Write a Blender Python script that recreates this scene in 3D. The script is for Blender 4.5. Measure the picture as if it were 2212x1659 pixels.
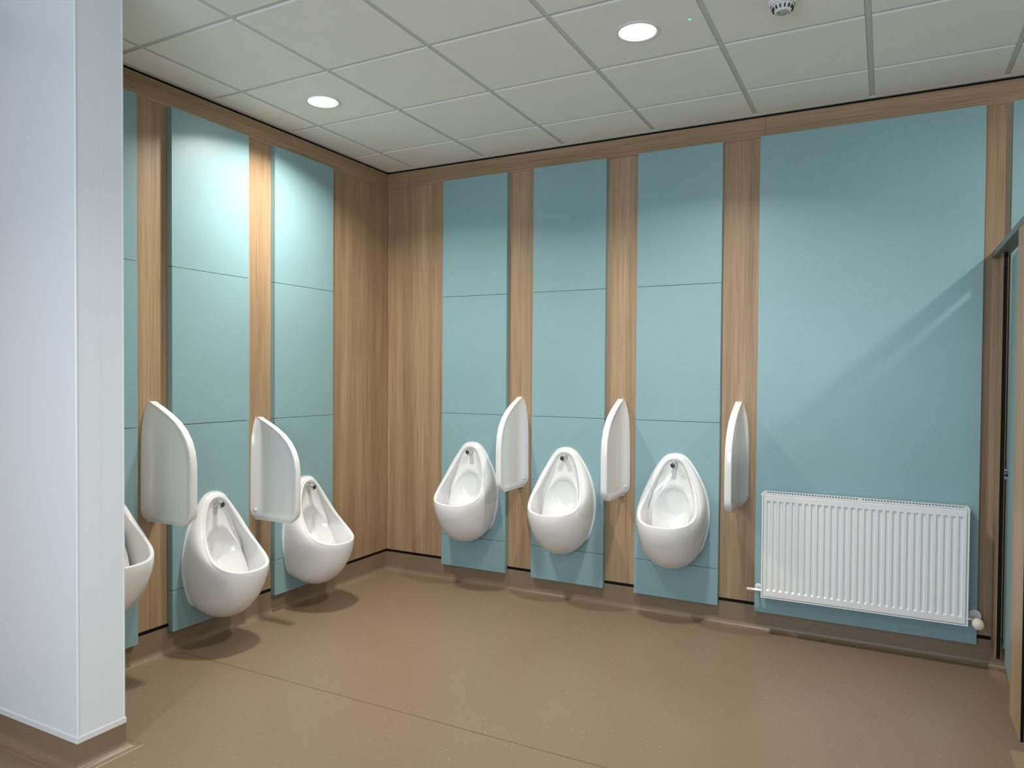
import bpy, bmesh, math, random
from mathutils import Vector, Matrix

for _o in list(bpy.data.objects):
    bpy.data.objects.remove(_o, do_unlink=True)
scene = bpy.context.scene
COL = scene.collection
random.seed(7)
PI = math.pi

# ------------------------------------------------------------------ camera
W, H = 2212, 1659
cam_data = bpy.data.cameras.new('camera')
cam = bpy.data.objects.new('camera', cam_data)
COL.objects.link(cam)
RIGHT = (0.8838648774, 0.4676949273, 0.0066583416)
DOWN = (0.0148336597, -0.0137995420, -0.9997947465)
FWD = (-0.4675070492, 0.8837822286, -0.0191345579)
M = Matrix.Identity(4)
for r in range(3):
    M[r][0] = RIGHT[r]; M[r][1] = -DOWN[r]; M[r][2] = -FWD[r]
M.translation = (3.3322, -4.4293, 1.4760)
cam.matrix_world = M
cam_data.sensor_fit = 'HORIZONTAL'
cam_data.sensor_width = 36.0
cam_data.lens = 1565.977 / W * 36.0
cam_data.shift_x = 19.751 / W
cam_data.shift_y = 10.779 / W
cam_data.clip_start = 0.02
scene.camera = cam

# ------------------------------------------------------------------ world, view, daylight
world = bpy.data.worlds.new('World'); scene.world = world
world.use_nodes = True
wb = world.node_tree.nodes['Background']
wb.inputs['Color'].default_value = (0.62, 0.78, 1.0, 1)
wb.inputs['Strength'].default_value = 1.0
vs = scene.view_settings
vs.view_transform = 'Standard'; vs.look = 'None'; vs.gamma = 1.0
vs.use_curve_mapping = False
vs.exposure = 0.30
LAMP_W = 24.0          # downlight power
LAMP_SPREAD = math.radians(142)
DAYLIGHT_W = 58.0

win_light = bpy.data.lights.new('window_daylight', 'AREA')
win_light.shape = 'RECTANGLE'; win_light.size = 3.1; win_light.size_y = 1.3
win_light.energy = DAYLIGHT_W; win_light.color = (0.60, 0.78, 1.0)
wl = bpy.data.objects.new('window_daylight', win_light); COL.objects.link(wl)
wl.location = (2.5, -5.76, 1.65); wl.rotation_euler = (math.radians(90), 0, 0)   # faces +y into the room

# ------------------------------------------------------------------ dimensions
HC = 2.989            # ceiling face
GX, GY = 0.2426, 0.4164
XR, YF = 5.40, -5.70  # far side wall, wall behind the camera
PD = 0.036            # teal panels stand proud of the boards
PB, PT = 0.1136, 2.8565
FRZ0, FRZ1 = 2.860, 2.976
SK = 0.1375

# ------------------------------------------------------------------ materials
def srgb(r, g, b):
    f = lambda c: (c / 12.92 if c <= 0.04045 else ((c + 0.055) / 1.055) ** 2.4)
    return (f(r / 255), f(g / 255), f(b / 255), 1)

def new_mat(name, col, rough=0.5, metal=0.0, spec=0.5, coat=0.0):
    m = bpy.data.materials.new(name); m.use_nodes = True
    b = m.node_tree.nodes['Principled BSDF']
    b.inputs['Base Color'].default_value = col
    b.inputs['Roughness'].default_value = rough
    b.inputs['Metallic'].default_value = metal
    b.inputs['Specular IOR Level'].default_value = spec
    b.inputs['Coat Weight'].default_value = coat
    b.inputs['Coat Roughness'].default_value = 0.05
    return m

def nodes_of(m):
    return m.node_tree.nodes, m.node_tree.links, m.node_tree.nodes['Principled BSDF']

def coords(m, scale, offset=(0, 0, 0)):
    N, L, b = nodes_of(m)
    tc = N.new('ShaderNodeTexCoord'); mp = N.new('ShaderNodeMapping')
    mp.inputs['Scale'].default_value = scale; mp.inputs['Location'].default_value = offset
    L.new(tc.outputs['Object'], mp.inputs['Vector'])
    return mp.outputs['Vector']

def ramp(m, fac, stops):
    N, L, b = nodes_of(m)
    r = N.new('ShaderNodeValToRGB')
    e = r.color_ramp.elements
    while len(e) < len(stops): e.new(0.5)
    for k, (p, c) in enumerate(stops):
        e[k].position = p; e[k].color = c
    L.new(fac, r.inputs['Fac'])
    return r.outputs['Color']

def noise(m, vec, scale=1.0, detail=3.0, rough=0.5, dist=0.0):
    N, L, b = nodes_of(m)
    n = N.new('ShaderNodeTexNoise')
    n.inputs['Scale'].default_value = scale; n.inputs['Detail'].default_value = detail
    n.inputs['Roughness'].default_value = rough; n.inputs['Distortion'].default_value = dist
    L.new(vec, n.inputs['Vector'])
    return n.outputs['Fac']

def mixcol(m, fac, a, c, mode='MIX'):
    N, L, b = nodes_of(m)
    x = N.new('ShaderNodeMix'); x.data_type = 'RGBA'; x.blend_type = mode
    if isinstance(fac, (int, float)): x.inputs['Factor'].default_value = fac
    else: L.new(fac, x.inputs['Factor'])
    for sock, v in ((x.inputs[6], a), (x.inputs[7], c)):
        if isinstance(v, tuple): sock.default_value = v
        else: L.new(v, sock)
    return x.outputs[2]

def bump(m, h, strength, dist=0.001):
    N, L, b = nodes_of(m)
    n = N.new('ShaderNodeBump'); n.inputs['Strength'].default_value = strength
    n.inputs['Distance'].default_value = dist
    L.new(h, n.inputs['Height']); L.new(n.outputs['Normal'], b.inputs['Normal'])

def wood_mat(name, axis):
    """oak laminate; axis = the direction the grain runs"""
    m = new_mat(name, srgb(190, 160, 122), 0.42, spec=0.4)
    N, L, b = nodes_of(m)
    def sc(across, along):
        s = [across] * 3; s['xyz'.index(axis)] = along
        return tuple(s)
    fine = noise(m, coords(m, sc(170, 2.6)), 1.0, 4, 0.6)
    broad = noise(m, coords(m, sc(11, 0.30), (3, 1, 2)), 1.0, 2, 0.5)
    cath = noise(m, coords(m, sc(26, 1.1), (0.3, 0.7, 5)), 1.0, 3, 0.55, 0.9)
    c1 = ramp(m, broad, [(0.30, srgb(157, 129, 98)), (0.5, srgb(171, 143, 111)), (0.72, srgb(183, 156, 124))])
    c2 = ramp(m, fine, [(0.30, (0.66, 0.61, 0.56, 1)), (0.52, (1, 1, 1, 1)), (0.8, (1.06, 1.05, 1.03, 1))])
    c3 = ramp(m, cath, [(0.36, (0.82, 0.77, 0.72, 1)), (0.50, (1, 1, 1, 1)), (0.62, (0.94, 0.92, 0.89, 1)), (0.72, (1.03, 1.02, 1.0, 1))])
    mid = noise(m, coords(m, sc(62, 0.9), (7, 2, 4)), 1.0, 3, 0.6, 0.3)
    c4 = ramp(m, mid, [(0.34, (0.80, 0.75, 0.70, 1)), (0.5, (1, 1, 1, 1)), (0.70, (1.05, 1.04, 1.03, 1))])
    x = mixcol(m, 0.80, c1, c2, 'MULTIPLY'); x = mixcol(m, 0.55, x, c4, 'MULTIPLY'); x = mixcol(m, 0.55, x, c3, 'MULTIPLY')
    L.new(x, b.inputs['Base Color'])
    bump(m, fine, 0.12, 0.0006)
    return m

WOOD_Z = wood_mat('oak_laminate_vertical', 'z')
WOOD_X = wood_mat('oak_laminate_along_x', 'x')
WOOD_Y = wood_mat('oak_laminate_along_y', 'y')

TEAL = new_mat('teal_laminate', srgb(138, 170, 173), 0.38, spec=0.45)
N, L, b = nodes_of(TEAL)
tn = noise(TEAL, coords(TEAL, (260, 260, 260)), 1, 3, 0.6)
tb = noise(TEAL, coords(TEAL, (2.2, 2.2, 2.2)), 1, 2, 0.5)
tc = ramp(TEAL, tn, [(0.3, srgb(133, 166, 169)), (0.7, srgb(143, 175, 178))])
tc2 = ramp(TEAL, tb, [(0.3, (0.965, 0.97, 0.97, 1)), (0.7, (1.02, 1.02, 1.02, 1))])
L.new(mixcol(TEAL, 1.0, tc, tc2, 'MULTIPLY'), b.inputs['Base Color'])
bump(TEAL, tn, 0.06, 0.0004)

VINYL = new_mat('brown_safety_vinyl', srgb(140, 116, 90), 0.36, spec=0.45)
N, L, b = nodes_of(VINYL)
vo = N.new('ShaderNodeTexVoronoi'); vo.inputs['Scale'].default_value = 70
L.new(coords(VINYL, (1, 1, 1)), vo.inputs['Vector'])
fleck = ramp(VINYL, vo.outputs['Distance'], [(0.0, (1, 1, 1, 1)), (0.095, (1, 1, 1, 1)), (0.14, (0, 0, 0, 1))])
gate_n = N.new('ShaderNodeSeparateColor'); L.new(vo.outputs['Color'], gate_n.inputs['Color'])
gate = ramp(VINYL, gate_n.outputs['Red'], [(0.80, (0, 0, 0, 1)), (0.84, (1, 1, 1, 1))])
fm = mixcol(VINYL, 1.0, fleck, gate, 'MULTIPLY')
vn = noise(VINYL, coords(VINYL, (420, 420, 420)), 1, 2, 0.6)
vb = noise(VINYL, coords(VINYL, (1.3, 1.3, 1.3)), 1, 3, 0.5)
base = ramp(VINYL, vn, [(0.28, srgb(122, 102, 81)), (0.5, srgb(136, 115, 92)), (0.75, srgb(147, 126, 103))])
big = ramp(VINYL, vb, [(0.3, (0.96, 0.95, 0.94, 1)), (0.7, (1.03, 1.03, 1.03, 1))])
base = mixcol(VINYL, 1.0, base, big, 'MULTIPLY')
L.new(mixcol(VINYL, fm, base, srgb(226, 210, 186)), b.inputs['Base Color'])
bump(VINYL, vn, 0.16, 0.0006)

CER = new_mat('white_vitreous_china', (0.80, 0.79, 0.775, 1), 0.09, spec=0.5, coat=0.4)
ENAMEL = new_mat('white_enamel', (0.80, 0.79, 0.78, 1), 0.30, spec=0.5)
TILE = new_mat('mineral_fibre_tile', srgb(222, 220, 212), 0.9, spec=0.2)
N, L, b = nodes_of(TILE)
tt = noise(TILE, coords(TILE, (330, 330, 330)), 1, 3, 0.6)
tg = noise(TILE, coords(TILE, (5, 5, 5)), 1, 3, 0.5)
tcol = ramp(TILE, tt, [(0.3, srgb(236, 235, 229)), (0.7, srgb(244, 243, 238))])
tbig = ramp(TILE, tg, [(0.25, (0.975, 0.975, 0.97, 1)), (0.7, (1.01, 1.01, 1.01, 1))])
L.new(mixcol(TILE, 1.0, tcol, tbig, 'MULTIPLY'), b.inputs['Base Color'])
bump(TILE, tt, 0.2, 0.0006)
GRID = new_mat('painted_steel_grid', srgb(206, 206, 200), 0.45, spec=0.4)
BLACK = new_mat('black_core', (0.004, 0.004, 0.004, 1), 0.6, spec=0.15)
CLAD = new_mat('white_pvc_cladding', (0.82, 0.835, 0.85, 1), 0.22, spec=0.5)
N, L, b = nodes_of(CLAD)
bump(CLAD, noise(CLAD, coords(CLAD, (3, 3, 0.8)), 1, 2), 0.06, 0.004)
WHITEP = new_mat('white_plastic', (0.78, 0.775, 0.77, 1), 0.35)
IVORY = new_mat('ivory_plastic', srgb(226, 217, 200), 0.4)
CHROME = new_mat('chrome', (0.75, 0.75, 0.77, 1), 0.12, 1.0)
STEEL = new_mat('brushed_steel', (0.46, 0.48, 0.50, 1), 0.35, 1.0)
DARKSTEEL = new_mat('dark_steel', (0.10, 0.11, 0.12, 1), 0.35, 0.8)
ALU = new_mat('grey_anodised_rail', srgb(122, 128, 124), 0.42, 0.35)
DARK = new_mat('dark_slot', (0.02, 0.02, 0.02, 1), 0.7)
INK = new_mat('dark_print', (0.03, 0.03, 0.03, 1), 0.5)
PLASTER = new_mat('plain_wall_paint', srgb(205, 203, 196), 0.7)
VOID = new_mat('ceiling_void', (0.03, 0.03, 0.03, 1), 0.9)
SLOTGREY = new_mat('detector_grey', srgb(170, 170, 166), 0.5)
SEAM = new_mat('vinyl_weld', srgb(104, 84, 64), 0.5)

def emission(name, col, strength):
    m = bpy.data.materials.new(name); m.use_nodes = True
    nt = m.node_tree; nt.nodes.clear()
    e = nt.nodes.new('ShaderNodeEmission'); o = nt.nodes.new('ShaderNodeOutputMaterial')
    e.inputs['Color'].default_value = col; e.inputs['Strength'].default_value = strength
    nt.links.new(e.outputs[0], o.inputs['Surface'])
    return m
GLOW = emission('lit_diffuser', (1.0, 0.97, 0.92, 1), 14.0)
GREEN = emission('green_led', (0.05, 1.0, 0.45, 1), 2.0)
GLASS = new_mat('window_glass', (1, 1, 1, 1), 0.0)
GLASS.node_tree.nodes['Principled BSDF'].inputs['Transmission Weight'].default_value = 1.0
GLASS.node_tree.nodes['Principled BSDF'].inputs['IOR'].default_value = 1.02

# ------------------------------------------------------------------ helpers
def link(o, parent=None):
    COL.objects.link(o)
    if parent is not None: o.parent = parent
    return o

def mesh_obj(name, verts, faces, mat, parent=None, smooth=False, loc=None):
    me = bpy.data.meshes.new(name)
    me.from_pydata([tuple(v) for v in verts], [], faces); me.update()
    if smooth:
        bm = bmesh.new(); bm.from_mesh(me)
        bmesh.ops.recalc_face_normals(bm, faces=bm.faces); bm.to_mesh(me); bm.free()
        for p in me.polygons: p.use_smooth = True
        me.set_sharp_from_angle(angle=math.radians(smooth if smooth is not True else 45))
    me.materials.append(mat)
    o = bpy.data.objects.new(name, me)
    link(o, parent)
    if loc: o.location = loc
    return o

def bm_obj(name, bm, mat, parent=None, smooth=None, loc=None):
    me = bpy.data.meshes.new(name)
    bmesh.ops.recalc_face_normals(bm, faces=bm.faces)
    bm.to_mesh(me); bm.free()
    if smooth:
        for p in me.polygons: p.use_smooth = True
        me.set_sharp_from_angle(angle=math.radians(smooth))
    me.materials.append(mat)
    o = bpy.data.objects.new(name, me); link(o, parent)
    if loc: o.location = loc
    return o

def add_box(bm, x0, x1, y0, y1, z0, z1, bev=0.0):
    vs_ = [bm.verts.new(p) for p in ((x0, y0, z0), (x1, y0, z0), (x1, y1, z0), (x0, y1, z0),
                                     (x0, y0, z1), (x1, y0, z1), (x1, y1, z1), (x0, y1, z1))]
    fs = [bm.faces.new([vs_[i] for i in f]) for f in ((0, 3, 2, 1), (4, 5, 6, 7), (0, 1, 5, 4), (1, 2, 6, 5), (2, 3, 7, 6), (3, 0, 4, 7))]
    if bev > 0:
        es = list({e for f in fs for e in f.edges})
        bmesh.ops.bevel(bm, geom=es, offset=bev, segments=2, profile=0.6, affect='EDGES')

def box(name, x0, x1, y0, y1, z0, z1, mat, parent=None, bev=0.0):
    bm = bmesh.new()
    add_box(bm, min(x0, x1), max(x0, x1), min(y0, y1), max(y0, y1), min(z0, z1), max(z0, z1), bev)
    return bm_obj(name, bm, mat, parent, None)

def add_lathe(bm, prof, n=32, mat4=None, cap=True):
    """prof: (radius, height) list, axis = local z"""
    rings = []
    for r_, h_ in prof:
        if r_ < 1e-6:
            v = [bm.verts.new((0, 0, h_))]
        else:
            v = [bm.verts.new((r_ * math.cos(2 * PI * i / n), r_ * math.sin(2 * PI * i / n), h_)) for i in range(n)]
        rings.append(v)
    for a, c in zip(rings, rings[1:]):
        for i in range(n):
            j = (i + 1) % n
            if len(a) == 1 and len(c) == 1: continue
            if len(a) == 1: bm.faces.new((a[0], c[i], c[j]))
            elif len(c) == 1: bm.faces.new((a[i], a[j], c[0]))
            else: bm.faces.new((a[i], a[j], c[j], c[i]))
    if cap:
        for v in (rings[0], rings[-1]):
            if len(v) > 1: bm.faces.new(v)
    if mat4 is not None:
        bmesh.ops.transform(bm, matrix=mat4, verts=[v for r_ in rings for v in r_])

def lathe(name, prof, mat, parent=None, n=32, mat4=None, smooth=35, cap=True, loc=None):
    bm = bmesh.new(); add_lathe(bm, prof, n, mat4, cap)
    return bm_obj(name, bm, mat, parent, smooth, loc)

def axis_matrix(p, d):
    return Matrix.Translation(p) @ Vector((0, 0, 1)).rotation_difference(Vector(d).normalized()).to_matrix().to_4x4()

def struct(o):
    o['kind'] = 'structure'; return o

def thing(name, label, cat, loc=(0, 0, 0), rotz=0.0, group=None):
    o = bpy.data.objects.new(name, None); o.empty_display_size = 0.1
    link(o); o.location = loc; o.rotation_euler = (0, 0, rotz)
    o['label'] = label; o['category'] = cat
    if group: o['group'] = group
    return o

def copy_tree(o, parent=None):
    c = o.copy(); COL.objects.link(c)
    c.parent = parent
    for ch in o.children: copy_tree(ch, c)
    return c

# ------------------------------------------------------------------ floor
floor = struct(box('floor', -0.12, XR + 0.12, YF - 0.12, 0.12, -0.10, 0.0, VINYL))
box('weld_seam', 0.05, XR, -1.857, -1.853, -0.002, 0.0006, SEAM, floor)

# ------------------------------------------------------------------ wall on the right (y = 0)
wall_right = struct(box('wall_right', -0.14, XR + 0.12, 0.022, 0.14, 0.0, HC + 0.10, VOID))
def wood_board(parent, name, x0, x1, y0, y1, z0, z1, mat):
    return box(name, x0, x1, y0, y1, z0, z1, mat, parent, 0.0008)
for x0, x1 in ((0.001, 0.5155), (1.0329, 1.2296), (1.7425, 1.9484), (2.4628, 2.6719), (3.7594, 3.8710), (4.91, XR)):
    wood_board(wall_right, 'oak_board', x0 - (0.02 if x0 > 0.1 else 0), x1 + 0.02, 0.0, 0.02, SK + 0.017, FRZ0 - 0.001, WOOD_Z)
for x0, x1 in ((0.001, 2.6915), (2.6925, XR)):
    wood_board(wall_right, 'oak_frieze_board', x0, x1, -0.0008, 0.02, FRZ0, FRZ1, WOOD_X)
JOINTS = (PB, 0.332, 1.2025, 2.030, PT)
for x0, x1 in ((0.5155, 1.0329), (1.2296, 1.7425), (1.9484, 2.4628)):
    for k in range(4):
        box('teal_panel', x0, x1, -PD, 0.018, JOINTS[k] + (0.0012 if k else 0), JOINTS[k + 1] - (0.0012 if k < 3 else 0), TEAL, wall_right, 0.0012)
box('teal_panel', 2.6719, 3.7594, -PD, 0.018, PB, PT, TEAL, wall_right, 0.0012)
box('teal_panel', 3.8710, 4.93, -PD, 0.018, PB, PT, TEAL, wall_right, 0.0012)
box('shadow_gap', 0.0, XR, -0.0015, 0.02, SK - 0.004, SK + 0.018, BLACK, wall_right)
box('ceiling_shadow_gap', 0.0, XR, 0.006, 0.02, FRZ1, HC + 0.02, BLACK, wall_right)

# ------------------------------------------------------------------ wall on the left (x = 0)
wall_left = struct(box('wall_left', -0.14, -0.022, YF - 0.12, 0.02, 0.0, HC + 0.10, VOID))
for y0, y1 in ((-0.6452, -0.0008), (-1.3744, -1.1714), (-2.089, -1.8914)):
    wood_board(wall_left, 'oak_board', -0.02, 0.0, y0 - 0.02, y1 + (0.02 if y1 < -0.1 else 0), SK + 0.017, FRZ0 - 0.001, WOOD_Z)
wood_board(wall_left, 'oak_board', -0.02, 0.0, YF, -2.60, SK + 0.017, FRZ0 - 0.001, WOOD_Z)
wood_board(wall_left, 'oak_frieze_board', -0.02, 0.0008, -2.70, -0.001, FRZ0, FRZ1, WOOD_Y)
for y0, y1 in ((-1.1714, -0.6452), (-1.8914, -1.3744), (-2.606, -2.089)):
    for k in range(4):
        dx = 0.0012 if (k == 2 and y0 < -1.8) else 0.0
        box('teal_panel', -0.018, PD + dx, y0, y1, JOINTS[k] + (0.0012 if k else 0), JOINTS[k + 1] - (0.0012 if k < 3 else 0), TEAL, wall_left, 0.0012)
box('shadow_gap', -0.02, 0.0015, -2.62, 0.0, SK - 0.004, SK + 0.018, BLACK, wall_left)
box('ceiling_shadow_gap', -0.02, -0.006, -2.62, 0.0, FRZ1, HC + 0.02, BLACK, wall_left)

# ------------------------------------------------------------------ coved vinyl skirtings
def cove_profile(h, r=0.032, t=0.003, n=8):
    p = [(-0.004, h), (t, h)]
    for k in range(n + 1):
        a = PI / 2 * k / n
        p.append((t + r * (1 - math.cos(a)) * 1.0, r * (1 - math.sin(a)) + 0.0008))
    p.append((t + r + 0.012, 0.0008)); p.append((t + r + 0.014, -0.001))
    return p

def sweep(name, path, prof, mat, closed=False, smooth=50):
    """path: plan points walked with the room on the left-hand side normal; prof (offset, z)"""
    n = len(path); V = []; F = []
    for i, p in enumerate(path):
        P = Vector(p)
        def nrm(a, c):
            d = (Vector(c) - Vector(a)).normalized(); return Vector((-d.y, d.x))
        if i == 0: m = nrm(path[0], path[1])
        elif i == n - 1: m = nrm(path[-2], path[-1])
        else:
            a, c = nrm(path[i - 1], path[i]), nrm(path[i], path[i + 1])
            m = (a + c) / (1 + a.dot(c))
        for o_, z in prof: V.append((P.x + m.x * o_, P.y + m.y * o_, z))
    k = len(prof)
    for i in range(n - 1):
        for j in range(k - 1):
            F.append((i * k + j, (i + 1) * k + j, (i + 1) * k + j + 1, i * k + j + 1))
    return mesh_obj(name, V, F, mat, smooth=smooth)

def skirt(name, path, i, h):
    """one straight length of a mitred run"""
    full = path
    k = cove_profile(h)
    n = len(full)
    def miter(q):
        def nrm(a, c):
            d = (Vector(c) - Vector(a)).normalized(); return Vector((-d.y, d.x))
        if q == 0: return nrm(full[0], full[1])
        if q == n - 1: return nrm(full[-2], full[-1])
        a, c = nrm(full[q - 1], full[q]), nrm(full[q], full[q + 1])
        return (a + c) / (1 + a.dot(c))
    V = []; F = []
    for q in (i, i + 1):
        m = miter(q); P = Vector(full[q])
        for o_, z in k: V.append((P.x + m.x * o_, P.y + m.y * o_, z))
    kk = len(k)
    for j in range(kk - 1): F.append((j, kk + j, kk + j + 1, j + 1))
    return struct(mesh_obj(name, V, F, VINYL, smooth=50))
NX, NY0, NY1 = 0.702, -2.81, -2.62      # nib wall end, near face, far face
# walk so that the room is on the left: right wall from +x to 0, then left wall towards the camera
RUN = [(XR, 0.0), (0.0, 0.0), (0.0, NY1), (NX, NY1), (NX, NY0), (0.0, NY0), (0.0, YF)]
skirt('baseboard_right', RUN, 0, SK)
skirt('baseboard_left', RUN, 1, SK)
skirt('baseboard_nib_rear', RUN, 2, 0.102)
skirt('baseboard_nib_end', RUN, 3, 0.102)
skirt('baseboard_nib_front', RUN, 4, 0.102)

# ------------------------------------------------------------------ white clad nib wall
nib = struct(box('wall_nib', 0.0, NX - 0.012, NY0 + 0.012, NY1 - 0.012, 0.0, HC + 0.06, PLASTER))
T = 0.004
box('cladding_sheet', 0.0, NX - 0.008, NY0, NY0 + 0.012, 0.112, HC + 0.03, CLAD, nib, 0.001)
box('cladding_sheet', 0.0, NX - 0.008, NY1 - 0.012, NY1, 0.112, HC + 0.03, CLAD, nib, 0.001)
box('cladding_sheet', NX - 0.012, NX, NY0 + 0.008, -2.7125, 0.112, HC + 0.03, CLAD, nib, 0.0008)
box('cladding_sheet', NX - 0.012, NX + 0.0008, -2.7120, NY1 - 0.008, 0.112, HC + 0.03, CLAD, nib, 0.0008)
for yy in (NY0 + 0.004, NY1 - 0.004):
    lathe('corner_trim', [(0.0062, 0.112), (0.0062, HC + 0.03)], CLAD, nib, 16, Matrix.Translation((NX - 0.004, yy, 0)))
def base_strip(name, x0, x1, y0, y1):
    box(name, x0, x1, y0, y1, 0.098, 0.121, WHITEP, nib, 0.0022)
base_strip('base_trim', 0.0, NX + 0.004, NY0 - 0.004, NY0 + 0.006)
base_strip('base_trim', NX - 0.006, NX + 0.0042, NY0 - 0.0035, NY1 + 0.004)
base_strip('base_trim', 0.0, NX + 0.004, NY1 - 0.006, NY1 + 0.004)

# ------------------------------------------------------------------ the rest of the room (side, behind the camera)
wall_side = struct(box('wall_side', XR, XR + 0.12, YF - 0.12, 0.12, 0.0, HC + 0.10, PLASTER))
bmw = bmesh.new()
WX0, WX1, WZ0, WZ1 = 0.85, 4.15, 0.95, 2.35
add_box(bmw, -0.12, WX0, YF - 0.12, YF, 0, HC + 0.1); add_box(bmw, WX1, XR + 0.12, YF - 0.12, YF, 0, HC + 0.1)
add_box(bmw, WX0, WX1, YF - 0.12, YF, 0, WZ0); add_box(bmw, WX0, WX1, YF - 0.12, YF, WZ1, HC + 0.1)
wall_front = struct(bm_obj('wall_front', bmw, PLASTER))
bmf = bmesh.new()
for a in ((WX0, WX1, WZ0, WZ0 + 0.05), (WX0, WX1, WZ1 - 0.05, WZ1), (WX0, WX0 + 0.05, WZ0, WZ1), (WX1 - 0.05, WX1, WZ0, WZ1), (2.475, 2.525, WZ0, WZ1)):
    add_box(bmf, a[0], a[1], YF - 0.09, YF - 0.03, a[2], a[3])
window = struct(bm_obj('window_1', bmf, WHITEP))

# ------------------------------------------------------------------ suspended ceiling
ceiling = struct(box('ceiling', -0.12, XR + 0.12, YF - 0.12, 0.12, HC + 0.055, HC + 0.10, VOID))
TG = 0.013
xs = [0.022] + [GX + 0.6 * i for i in range(0, 9)] + [XR - 0.02]
ys = [-0.022] + [-GY - 0.6 * j for j in range(0, 9)] + [YF + 0.02]
tile_cache = {}
def tile_mesh(w, h):
    key = (round(w, 4), round(h, 4))
    if key not in tile_cache:
        bm = bmesh.new()
        a, c = w / 2, h / 2
        e = 0.0035
        lv = [[(-a, -c, 0.010), (a, -c, 0.010), (a, c, 0.010), (-a, c, 0.010)],
              [(-a, -c, 0.0022), (a, -c, 0.0022), (a, c, 0.0022), (-a, c, 0.0022)],
              [(-a + e, -c + e, 0.0), (a - e, -c + e, 0.0), (a - e, c - e, 0.0), (-a + e, c - e, 0.0)]]
        rows = [[bm.verts.new(p) for p in r_] for r_ in lv]
        for r0, r1 in zip(rows, rows[1:]):
            for i in range(4): bm.faces.new((r0[i], r0[(i + 1) % 4], r1[(i + 1) % 4], r1[i]))
        bm.faces.new(rows[-1]); bm.faces.new(rows[0])
        bmesh.ops.recalc_face_normals(bm, faces=bm.faces)
        me = bpy.data.meshes.new('ceiling_tile'); bm.to_mesh(me); bm.free(); me.materials.append(TILE)
        tile_cache[key] = me
    return tile_cache[key]
for i in range(len(xs) - 1):
    for j in range(len(ys) - 1):
        x0, x1 = xs[i] + (TG if i else 0.0), xs[i + 1] - (TG if i + 1 < len(xs) - 1 else 0.0)
        y1, y0 = ys[j] - (TG if j else 0.0), ys[j + 1] + (TG if j + 1 < len(ys) - 1 else 0.0)
        o = bpy.data.objects.new('ceiling_tile', tile_mesh(x1 - x0, y1 - y0)); link(o, ceiling)
        o.location = ((x0 + x1) / 2, (y0 + y1) / 2, HC + random.uniform(-0.0006, 0.0006))
bar_cache = {}
for i in range(1, len(xs) - 1):                 # main runners, parallel to the left wall
    box('grid_runner', xs[i] - 0.012, xs[i] + 0.012, YF + 0.02, -0.002, HC + 0.0065, HC + 0.05, GRID, ceiling)
for j in range(1, len(ys) - 1):                 # cross tees between the runners
    for i in range(len(xs) - 1):
        xa = xs[i] + 0.0135 if i else 0.002
        xb = xs[i + 1] - 0.0135 if i + 1 < len(xs) - 1 else XR - 0.002
        key = round(xb - xa, 4)
        if key not in bar_cache:
            o = box('grid_cross_tee', 0, xb - xa, -0.012, 0.012, 0.0, 0.04, GRID, ceiling); bar_cache[key] = o.data
        else:
            o = bpy.data.objects.new('grid_cross_tee', bar_cache[key]); link(o, ceiling)
        o.location = (xa, ys[j], HC + 0.0072)
box('edge_trim', 0.0, XR, -0.021, -0.001, HC - 0.0028, HC + 0.012, GRID, ceiling)
box('edge_trim', 0.001, 0.021, -2.62, -0.0, HC - 0.0028, HC + 0.012, GRID, ceiling)

# ------------------------------------------------------------------ downlights
LY = -1.316
def make_downlight(x, y, label, spread=LAMP_SPREAD):
    t = thing('recessed_downlight', label, 'downlight', (x, y, HC), 0, 'recessed ceiling downlights')
    lathe('bezel', [(0.097, 0.002), (0.0975, -0.002), (0.095, -0.0052), (0.088, -0.0062), (0.081, -0.004), (0.0805, 0.0015)], WHITEP, t, 48, cap=False)
    lathe('diffuser', [(0.0, -0.0035), (0.05, -0.0035), (0.0805, -0.0015)], GLOW, t, 48, cap=False)
    ld = bpy.data.lights.new('downlight_beam', 'AREA'); ld.shape = 'DISK'; ld.size = 0.15
    ld.energy = LAMP_W; ld.spread = spread; ld.color = (1.0, 0.965, 0.905)
    lo = bpy.data.objects.new('downlight_beam', ld); link(lo, t); lo.location = (0, 0, -0.008)
    return t
make_downlight(0.543, LY, 'round lit downlight in the ceiling nearest the left wall')
make_downlight(2.343, LY, 'larger-looking round lit downlight left of the smoke detector')
make_downlight(4.743, LY, 'round lit downlight in the ceiling above the toilet cubicle', PI)
make_downlight(1.743, -4.916, 'unseen round downlight added in the ceiling behind the camera')  # out-of-view lamp, added to light the near face of the nib wall

# green indicator dot
led = thing('indicator_light', 'tiny green indicator light in the ceiling beside the downlight', 'indicator', (2.573, -1.324, HC))
lathe('bezel', [(0.0085, 0.002), (0.0085, -0.0015), (0.006, -0.0025)], WHITEP, led, 20, cap=False)
lathe('lens', [(0.0058, -0.0005), (0.004, -0.0035), (0.0, -0.0045)], GREEN, led, 16, cap=False)

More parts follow.
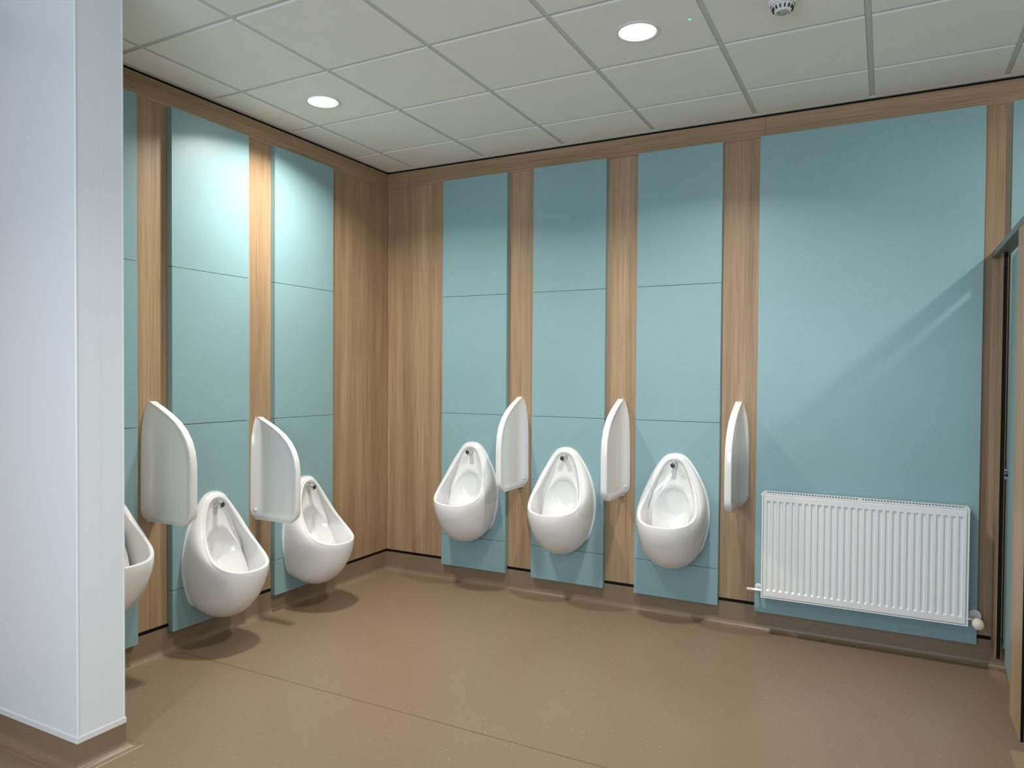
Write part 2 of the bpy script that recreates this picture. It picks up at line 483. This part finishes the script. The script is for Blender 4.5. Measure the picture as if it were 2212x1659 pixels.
# ------------------------------------------------------------------ smoke detector
det = thing('smoke_detector', 'white round smoke detector on a ceiling tile', 'smoke detector', (2.943, -1.318, HC))
lathe('base', [(0.056, 0.001), (0.057, -0.004), (0.057, -0.016), (0.0545, -0.020), (0.049, -0.022), (0.046, -0.027)], WHITEP, det, 40, cap=False)
lathe('head', [(0.043, -0.020), (0.0435, -0.028), (0.040, -0.032), (0.031, -0.050), (0.028, -0.053), (0.0, -0.0535)], WHITEP, det, 40, cap=False)
lathe('sensor_cap', [(0.0235, -0.0525), (0.0232, -0.0555), (0.021, -0.0565), (0.0, -0.0565)], SLOTGREY, det, 32, cap=False)
for k in range(14):
    a = 2 * PI * k / 14 + 0.1
    bm = bmesh.new()
    add_box(bm, 0.0325, 0.0405, -0.0022, 0.0022, -0.0465, -0.0335)
    bmesh.ops.transform(bm, matrix=Matrix.Rotation(a, 4, 'Z') @ Matrix.Translation((0.0005, 0, 0)), verts=bm.verts)
    bm_obj('vent_slot', bm, DARK, det)
lathe('status_lamp', [(0.003, -0.0560), (0.003, -0.0575), (0.0, -0.058)], DARK, det, 12, Matrix.Translation((-0.013, -0.011, 0)), cap=False)

# ------------------------------------------------------------------ urinals
def catmull(rows, mirror_idx, n):
    """rows = tuples; ghost rows mirrored (sign flip on mirror_idx) at both ends; returns n+1 samples"""
    def flip(r_): return tuple(-v if k in mirror_idx else v for k, v in enumerate(r_))
    R_ = [flip(rows[1])] + list(rows) + [flip(rows[-2])]
    m = len(rows) - 1; out = []
    for s in range(n + 1):
        u = s / n * m; k = min(int(u), m - 1); f = u - k
        a, b_, c, d = R_[k], R_[k + 1], R_[k + 2], R_[k + 3]
        out.append(tuple(0.5 * (2 * b_[q] + (c[q] - a[q]) * f + (2 * a[q] - 5 * b_[q] + 4 * c[q] - d[q]) * f * f
                                + (-a[q] + 3 * b_[q] - 3 * c[q] + d[q]) * f ** 3) for q in range(len(a))))
    return out
URN_Z0 = 0.335
#        flange w, z     rim w, out, z
URN = [(0.000, 1.000, 0.000, 0.036, 0.989),
       (0.055, 0.986, 0.048, 0.039, 0.974),
       (0.098, 0.940, 0.086, 0.050, 0.924),
       (0.144, 0.865, 0.126, 0.078, 0.845),
       (0.178, 0.786, 0.156, 0.120, 0.765),
       (0.197, 0.695, 0.176, 0.178, 0.694),
       (0.198, 0.600, 0.170, 0.237, 0.650),
       (0.181, 0.510, 0.138, 0.288, 0.628),
       (0.150, 0.425, 0.092, 0.318, 0.618),
       (0.085, 0.366, 0.046, 0.331, 0.614),
       (0.000, 0.345, 0.000, 0.335, 0.613)]
def sstep(a, c, x):
    t = max(0.0, min(1.0, (x - a) / (c - a))); return t * t * (3 - 2 * t)
def bez(p0, p1, p2, p3, f):
    return p0 * (1 - f) ** 3 + p1 * 3 * f * (1 - f) ** 2 + p2 * 3 * f * f * (1 - f) + p3 * f ** 3
def urinal_meshes():
    HN = 44
    half = catmull(URN, (0, 2), HN)
    cols = []
    for idx, row in enumerate(half):
        cols.append((row, idx / HN * 10, 1))
    for idx in range(HN - 1, 0, -1):
        r_ = half[idx]; cols.append(((-r_[0], r_[1], -r_[2], r_[3], r_[4]), idx / HN * 10, -1))
    n = len(cols)
    rings = None
    for (fw, fz, w, y, z), s, sg in cols:
        m = sstep(4.5, 8.5, s)
        F0 = Vector((fw, 0.0, fz)); F1 = Vector((fw, 0.010, fz))
        fl = 0.0085 * (1 - sstep(8.0, 8.3, s))
        cen = Vector((0, 0, 0.66)); dr = Vector((fw, 0, fz - 0.66)).normalized()
        G0 = F0 + dr * fl; G1 = F1 + dr * fl
        F2 = F1 - dr * 0.0005 + Vector((0, 0.0012, 0))
        Rm = Vector((w, y, z)); dz = max(0.0, z - fz); dy = y - 0.012
        P1 = F2 + Vector((fw * 0.05, 0.46 * dy, -0.075 * min(1, dz / 0.2)))
        P2 = Rm + Vector((w * 0.13, -0.10 * dy * (1 - m), -0.72 * dz))
        nv = Vector((-w / 0.176, -m * (y / 0.335), -(1 - m) * (z - 0.74) / 0.25)).normalized()
        cv = Vector((0, 1 - m, m * 1.2)).normalized()
        pts = [G0, G1, F2]
        for k in range(1, 13): pts.append(bez(F2, P1, P2, Rm - cv * 0.007, k / 13))
        pts += [Rm - cv * 0.007, Rm - cv * 0.0028 + nv * 0.0012, Rm + nv * 0.005, Rm + nv * 0.013 + cv * 0.0006, Rm + nv * 0.0185 - cv * 0.0016, Rm + nv * 0.0210 - cv * 0.006]
        Ri = pts[-1]
        C = Vector((0, 0.027, 0.62))
        dep = (1 - m) * max(0.004, (Ri.y - 0.034) * 0.80) + m * 0.13
        K1 = Ri - cv * dep * 0.5 + nv * 0.003
        K2 = Ri - cv * dep + nv * (0.007 + 0.009 * m)
        # ledge, then the deeper oval hollow
        th = PI * s / 10
        E = Vector((sg * 0.112 * math.sin(th), 0.040 + 0.189 * ((1 - math.cos(th)) / 2) ** 1.5, 0.655 + 0.150 * math.cos(th)))
        for f in (0.34, 0.67, 1.0): pts.append(Ri.lerp(K1, f) if f < 0.5 else Ri.lerp(K2, f))
        for k in range(1, 7): pts.append(K2.lerp(E, k / 6) - Vector((0, 0.006 * math.sin(PI * k / 6) * (1 - m), 0.012 * m * math.sin(PI * k / 6))))
        Q1 = E + Vector((-0.010 * math.sin(th) * sg, -0.019 * (1 - m), -0.010 - 0.05 * m)); Q2 = C + Vector((0.055 * math.sin(th) * sg, 0.09 * m - 0.004, 0.03 * (1 - m) - 0.10 * m))
        for k in range(1, 8): pts.append(bez(E, Q1, Q2, C, k / 8))
        if rings is None: rings = [[] for _ in pts]
        for q, p in enumerate(pts): rings[q].append(p)
    V = []; Fc = []
    for r_ in rings:
        for p in r_: V.append((p.x, -p.y, p.z - URN_Z0))
    for q in range(len(rings) - 1):
        for i in range(n):
            j = (i + 1) % n
            Fc.append((q * n + i, q * n + j, (q + 1) * n + j, (q + 1) * n + i))
    V.append((0, -0.027, 0.62 - URN_Z0)); c = len(V) - 1
    q = len(rings) - 1
    for i in range(n): Fc.append((q * n + i, q * n + (i + 1) % n, c))
    return V, Fc

def make_urinal(label, loc, rotz):
    t = thing('urinal', label, 'urinal', loc, rotz, 'white bowl urinals along the two walls')
    V, Fc = urinal_meshes()
    mesh_obj('bowl', V, Fc, CER, t, smooth=50)
    zc = 0.943 - URN_Z0
    ax = axis_matrix((0, -0.026, zc), (0, -1, -0.06))
    sp = lathe('flush_spreader', [(0.0, 0.0), (0.0185, 0.0), (0.0185, 0.006), (0.0155, 0.008), (0.0155, 0.050), (0.0145, 0.0515)], CHROME, t, 24, ax, cap=False)
    lathe('end_plug', [(0.0145, 0.0515), (0.0130, 0.0522), (0.0, 0.0522)], DARKSTEEL, sp, 24, ax, cap=False)
    lathe('spray_nozzle', [(0.0045, 0.0), (0.0035, 0.012), (0.0, 0.0125)], STEEL, sp, 12, axis_matrix((0, -0.062, zc - 0.013), (0, -0.15, -1)), cap=False)
    return t
u0 = make_urinal('white bowl urinal on the right wall, the one nearest the corner', (0.774, -PD, URN_Z0), 0)
def place_urinal(label, loc, rotz):
    c = copy_tree(u0); c.location = loc; c.rotation_euler = (0, 0, rotz); c['label'] = label
    return c
place_urinal('white bowl urinal on the right wall, middle of its three', (1.486, -PD, URN_Z0), 0)
place_urinal('white bowl urinal on the right wall, the one nearest the radiator', (2.206, -PD, URN_Z0), 0)
LOW = 0.187
place_urinal('low white bowl urinal on the left wall, nearest the corner, half behind a screen', (PD, -0.908, URN_Z0 - LOW), PI / 2)
place_urinal('low white bowl urinal on the left wall between the two privacy screens', (PD, -1.633, URN_Z0 - LOW), PI / 2)
place_urinal('white bowl urinal on the left wall cut off by the white nib wall', (PD, -2.348, URN_Z0), PI / 2)

# ------------------------------------------------------------------ privacy screens
SCR_H = 0.615
DTAB = [(0.0, 0.022), (0.012, 0.045), (0.03, 0.088), (0.064, 0.155), (0.10, 0.212), (0.14, 0.257), (0.19, 0.293), (0.245, 0.316), (0.31, 0.326), (0.40, 0.327), (0.545, 0.326), (0.57, 0.320), (0.588, 0.307), (0.600, 0.292), (0.608, 0.278), (0.615, 0.262)]
def dtab(zp):
    for (a, da), (c, dc) in zip(DTAB, DTAB[1:]):
        if zp <= c: return da + (dc - da) * (zp - a) / (c - a)
    return DTAB[-1][1]
def screen_mesh():
    zl = [0, 0.006, 0.012, 0.02, 0.03, 0.045, 0.064, 0.08, 0.10, 0.12, 0.14, 0.165, 0.19, 0.215, 0.245, 0.275, 0.31, 0.35, 0.40, 0.45, 0.50, 0.53, 0.55, 0.57, 0.582, 0.592, 0.600, 0.606, 0.611, 0.615]
    us = [0, 0.02, 0.05, 0.09, 0.13, 0.18, 0.24, 0.32, 0.42, 0.54, 0.66, 0.76, 0.83, 0.88, 0.92, 0.96]
    t0 = 0.0195
    def sect(zp):
        D = dtab(zp)
        hw = 0.0165 + 0.042 * (1 - math.exp(-zp / 0.085))
        hw -= 0.022 * sstep(0.55, SCR_H, zp)
        sh = 1.0 - 0.30 * sstep(0.585, SCR_H, zp)
        out = []
        for u in us:
            y = u * (D - 0.006)
            fl = max(0.0, 1 - y / min(0.060, 0.8 * D)) ** 2
            h = t0 + (hw - t0) * fl
            h -= 0.0075 * sstep(0.03, 0.075, y) * sstep(0.010, 0.040, D - y) * sstep(0.010, 0.05, SCR_H - zp)
            out.append((h * sh, y))
        for e, f in ((0.0055, 1.0), (0.0028, 0.97), (0.0010, 0.89), (0.0, 0.76)):
            out.append((t0 * f * sh, D - e))
        return out
    V = []; F = []
    K = None
    for zp in zl:
        s = sect(zp)
        row = [(h, -y, SCR_H - zp) for h, y in s] + [(-h, -y, SCR_H - zp) for h, y in reversed(s)]
        K = len(row); V += row
    n = len(zl)
    for i in range(n - 1):
        for j in range(K):
            k = (j + 1) % K
            F.append((i * K + j, i * K + k, (i + 1) * K + k, (i + 1) * K + j))
    hk = K // 2
    for base in (0, (n - 1) * K):
        for j in range(hk - 1):
            F.append((base + j, base + j + 1, base + K - 2 - j, base + K - 1 - j))
    return V, F
def make_screen(label, loc, rotz):
    t = thing('privacy_screen', label, 'urinal screen', loc, rotz, 'white urinal privacy screens')
    V, F = screen_mesh()
    mesh_obj('shell', V, F, CER, t, smooth=48)
    dome = [(0.0085, 0.0), (0.0082, 0.003), (0.006, 0.0055), (0.0, 0.0068)]
    for sx in (-1, 1):
        lathe('screw_cap', dome, WHITEP, t, 16, axis_matrix((sx * 0.0375, -0.020, 0.062), (sx * 0.75, -0.66, 0)), cap=False)
    lathe('screw_cap', dome, WHITEP, t, 16, axis_matrix((0, -0.043, SCR_H - 0.013), (0, -0.55, 0.83)), cap=False)
    return t
SZ = 1.330 - SCR_H
s0 = make_screen('white privacy screen on the right wall, left of its middle urinal', (1.131, 0, SZ), 0)
def place_screen(label, loc, rotz):
    c = copy_tree(s0); c.location = loc; c.rotation_euler = (0, 0, rotz); c['label'] = label
    return c
place_screen('white privacy screen on the right wall, right of its middle urinal', (1.8455, 0, SZ), 0)
place_screen('white privacy screen on the right wall beside the radiator', (2.5675, 0, SZ), 0)
place_screen('white privacy screen on the left wall hiding part of the urinal nearest the corner', (0, -1.273, 1.216 - SCR_H), PI / 2)
place_screen('white privacy screen on the left wall, the one nearest the white nib wall', (0, -1.990, SZ), PI / 2)

# ------------------------------------------------------------------ radiator
RX0, RX1, RZ0, RZ1 = 2.723, 3.711, 0.233, 0.825
RYF, RYB = -0.152, -0.054
rad = thing('radiator', 'white fluted panel radiator on the wide teal panel', 'radiator', ((RX0 + RX1) / 2, -PD, RZ0))
rad_inv = Matrix.Translation(-Vector(rad.location))
def rpart(o):
    o.data.transform(rad_inv); return o
def fluted(name, x0, x1, z0, z1, yf, depth, nfl, parent, flip=1):
    """pressed sheet with recessed vertical flutes"""
    pitch = (x1 - x0 - 0.022) / nfl
    X = [(x0, 0), (x0 + 0.004, 0)]
    ff = x0 + 0.011
    for k in range(nfl):
        c = ff + pitch * (k + 0.5); hw = 0.0098
        X += [(c - hw, 0), (c - hw + 0.0028, 1), (c + hw - 0.0052, 1), (c + hw, 0)]
    X += [(x1 - 0.004, 0), (x1, 0)]
    Z = [(z0, 0), (z0 + 0.003, 0), (z0 + 0.034, 0), (z0 + 0.0425, 1), (z1 - 0.039, 1), (z1 - 0.034, 0), (z1 - 0.003, 0), (z1, 0)]
    V = []; F = []
    for z, dz in Z:
        for x, dx in X:
            yy = yf + flip * depth * dx * dz
            if z in (z0, z1) or x in (x0, x1): yy = yf + flip * 0.003
            V.append((x, yy, z))
    n = len(X)
    for j in range(len(Z) - 1):
        for i in range(n - 1):
            F.append((j * n + i, j * n + i + 1, (j + 1) * n + i + 1, (j + 1) * n + i))
    # back skin
    b0 = len(V)
    for x, z in ((x0, z0), (x1, z0), (x1, z1), (x0, z1)): V.append((x, yf + flip * 0.010, z))
    F.append((b0, b0 + 1, b0 + 2, b0 + 3))
    o = mesh_obj(name, V, F, ENAMEL, parent, smooth=30)
    return rpart(o)
fluted('front_panel', RX0 + 0.010, RX1 - 0.010, RZ0 + 0.008, RZ1 - 0.0095, RYF - 0.0015, 0.0075, 29, rad)
fluted('rear_panel', RX0 + 0.008, RX1 - 0.008, RZ0 + 0.004, RZ1 - 0.010, RYB - 0.006, -0.006, 29, rad, flip=-1)
def rbox(name, x0, x1, y0, y1, z0, z1, mat=ENAMEL, bev=0.0012):
    return rpart(box(name, x0, x1, y0, y1, z0, z1, mat, rad, bev))
for a, c in ((RX0, RX0 + 0.0075), (RX1 - 0.0075, RX1)):
    rbox('side_cover', a, c, RYF + 0.0042, RYB, RZ0, RZ1 - 0.0052)
# casing frame round the front panel, top grille and cross bars
bm = bmesh.new()
add_box(bm, RX0, RX1, RYF, RYF + 0.004, RZ1 - 0.008, RZ1)
add_box(bm, RX0, RX1, RYF, RYF + 0.004, RZ0, RZ0 + 0.0065)
for a, c in ((RX0 + 0.0001, RX0 + 0.0085), (RX1 - 0.0085, RX1 - 0.0001)):
    add_box(bm, a, c, RYF, RYF + 0.004, RZ0 + 0.0065, RZ1 - 0.008)
rpart(bm_obj('casing_frame', bm, ENAMEL, rad))
bm = bmesh.new()
add_box(bm, RX0, RX1, RYF + 0.004, RYF + 0.010, RZ1 - 0.005, RZ1)
add_box(bm, RX0, RX1, RYB - 0.016, RYB, RZ1 - 0.005, RZ1)
for a in (RX0 + 0.000, (RX0 + RX1) / 2 - 0.012, RX1 - 0.024):
    add_box(bm, a, a + 0.024, RYF + 0.010, RYB - 0.016, RZ1 - 0.005, RZ1 - 0.0002)
nb = 64
for k in range(nb):
    x = RX0 + 0.026 + (RX1 - RX0 - 0.052) * (k + 0.5) / nb
    add_box(bm, x - 0.0028, x + 0.0028, RYF + 0.010, RYB - 0.016, RZ1 - 0.004, RZ1 - 0.0004)
rpart(bm_obj('top_grille', bm, ENAMEL, rad))
rbox('grille_shade_liner', RX0 + 0.012, RX1 - 0.012, RYF + 0.014, RYB - 0.014, RZ0 + 0.01, RZ1 - 0.016, DARK, 0)  # dark liner block, its colour gives the shade seen through the grille slots
for x in (2.95, 3.48):
    rbox('wall_bracket', x - 0.02, x + 0.02, RYB - 0.004, -PD - 0.0005, RZ0 + 0.06, RZ1 - 0.05, ENAMEL, 0)
rpart(lathe('bleed_plug', [(0.0, 0), (0.006, 0), (0.006, 0.010), (0.004, 0.013), (0, 0.013)], WHITEP, rad, 14, axis_matrix((RX0, -0.097, RZ1 - 0.022), (-1, 0, 0)), cap=False))
def lp(name, prof, mat, parent, p, d, n=24):
    o = lathe(name, prof, mat, parent, n, axis_matrix(p, d), cap=False); return rpart(o)
# lockshield valve, left
ry, rz = -0.100, 0.258
v1 = lp('lockshield_valve', [(0, 0), (0.0105, 0), (0.0105, 0.020), (0.014, 0.021), (0.014, 0.036), (0.010, 0.037), (0.010, 0.052), (0, 0.052)], CHROME, rad, (RX0, ry, rz), (-1, 0, 0))
lp('valve_cap', [(0, 0.050), (0.0085, 0.050), (0.0095, 0.052), (0.0090, 0.082), (0.0075, 0.084), (0, 0.084)], IVORY, v1, (RX0, ry, rz), (-1, 0, 0))
lp('supply_pipe', [(0.0075, 0), (0.0075, 0.0634)], CHROME, v1, (RX0 - 0.029, ry, rz), (0, 1, 0))
lp('wall_rosette', [(0, 0.006), (0.012, 0.006), (0.021, 0.003), (0.0215, 0)], WHITEP, v1, (RX0 - 0.029, -PD - 0.0006, rz), (0, -1, 0))
# thermostatic valve, right
v2 = lp('thermostatic_valve', [(0, 0), (0.0105, 0), (0.0105, 0.018), (0.013, 0.019), (0.013, 0.036), (0.0135, 0.048), (0, 0.048)], CHROME, rad, (RX1, ry, rz), (1, 0, 0))
lp('supply_pipe', [(0.0075, 0), (0.0075, 0.0634)], CHROME, v2, (RX1 + 0.040, ry, rz), (0, 1, 0))
lp('wall_rosette', [(0, 0.006), (0.016, 0.006), (0.029, 0.003), (0.030, 0)], WHITEP, v2, (RX1 + 0.038, -PD - 0.0006, rz + 0.004), (0, -1, 0))
HD = Vector((0.05, -1.0, -0.10)).normalized(); HP = Vector((RX1 + 0.040, ry - 0.004, rz - 0.002))
lp('valve_head', [(0, 0.0), (0.014, 0.0), (0.019, 0.006), (0.0225, 0.020), (0.0262, 0.036), (0.0262, 0.052), (0.0235, 0.064), (0.016, 0.070), (0, 0.072)], IVORY, v2, HP, HD, 32)
ma = axis_matrix(HP, HD)
bm = bmesh.new()
for k in range(20):
    a = 2 * PI * k / 20
    if k in (9, 10, 11): continue
    ln = 0.0045 if k % 2 else 0.0085
    b2 = bmesh.new(); add_box(b2, 0.0190 - ln * 0.25, 0.0190 + ln * 0.55, -0.0009, 0.0009, 0.0652, 0.0672)
    bmesh.ops.transform(b2, matrix=ma @ Matrix.Rotation(a, 4, 'Z') @ Matrix.Translation((0.019, 0, 0.0665)) @ Matrix.Rotation(math.radians(33), 4, 'Y') @ Matrix.Translation((-0.019, 0, -0.0665)), verts=b2.verts)
    tmp = bpy.data.meshes.new('t'); b2.to_mesh(tmp); b2.free(); bm.from_mesh(tmp); bpy.data.meshes.remove(tmp)
rpart(bm_obj('scale_marks', bm, INK, v2))

# ------------------------------------------------------------------ toilet cubicle
cub = thing('toilet_cubicle', 'oak and teal toilet cubicle with grey head rail at the right edge', 'toilet cubicle', (3.84, 0, 0))
cub_inv = Matrix.Translation(-Vector(cub.location))
def cbox(name, x0, x1, y0, y1, z0, z1, mat, parent=None, bev=0.0):
    o = box(name, x0, x1, y0, y1, z0, z1, mat, parent or cub, bev); o.data.transform(cub_inv); return o
def laminate(name, x0, x1, y0, y1, z0, z1, face, parent=None):
    """compact laminate board: black core with a decor sheet on each face"""
    core = cbox(name, x0 + 0.0012, x1 - 0.0012, y0, y1, z0, z1, BLACK, parent)
    cbox('decor_face', x0, x0 + 0.0014, y0, y1, z0, z1, face, core)
    cbox('decor_face', x1 - 0.0014, x1, y0, y1, z0, z1, face, core)
    return core
CB, CT = 0.106, 2.086
pil = laminate('pilaster', 3.825, 3.845, -0.185, -0.006, CB, CT, WOOD_Z)
cbox('wall_channel', 3.8225, 3.8475, -0.010, 0.0, CB, CT, ALU)
pil2 = laminate('pilaster', 3.799, 3.819, -1.105, -0.830, 0.100, CT, WOOD_Z)
pil3 = laminate('pilaster', 3.799, 3.819, -2.00, -1.73, 0.100, CT, WOOD_Z)
cbox('head_rail', 3.797, 3.862, -2.02, 0.0, 2.086, 2.116, ALU, None, 0.003)
cbox('partition', 3.82, XR, -0.974, -0.960, 0.12, 2.05, WOOD_X)
def door(y_hinge, y_free, x_hinge, x_free):
    L_ = math.hypot(x_free - x_hinge, y_free - y_hinge)
    d = laminate('door', -0.001, 0.012, 0.0, L_, 0.106, 2.050, TEAL)
    a = math.atan2(-(x_free - x_hinge), (y_free - y_hinge))
    mtx = Matrix.Translation((x_hinge - 3.84, y_hinge, 0)) @ Matrix.Rotation(a, 4, 'Z') @ Matrix.Translation((3.84, 0, 0))
    for o in [d] + list(d.children): o.data.transform(mtx)
    for z in (0.32, 1.85):
        h = lathe('hinge', [(0, 0), (0.007, 0), (0.007, 0.075), (0, 0.075)], STEEL, d, 14, Matrix.Translation((x_hinge - 3.84 + 0.016, y_hinge + 0.004, z)), cap=False)
    return d
door(-0.824, -0.222, 3.822, 3.857)
door(-1.111, -1.722, 3.822, 3.822)
# lock keep on the inner edge of the first pilaster
keep = cbox('lock_keep', 3.846, 3.872, -0.184, -0.160, 1.026, 1.036, STEEL, pil)
cbox('keep_plate', 3.846, 3.872, -0.184, -0.160, 0.988, 0.998, STEEL, keep)
o = lathe('keep_bolt', [(0, 0), (0.011, 0), (0.011, 0.030), (0, 0.030)], DARKSTEEL, keep, 18, axis_matrix((3.845, -0.176, 1.012), (1, 0, 0)), cap=False); o.data.transform(cub_inv)
o = lathe('keep_disc', [(0, 0), (0.030, 0), (0.030, 0.004), (0.024, 0.008), (0, 0.009)], STEEL, keep, 28, axis_matrix((3.872, -0.176, 1.010), (1, -0.12, 0)), cap=False); o.data.transform(cub_inv)
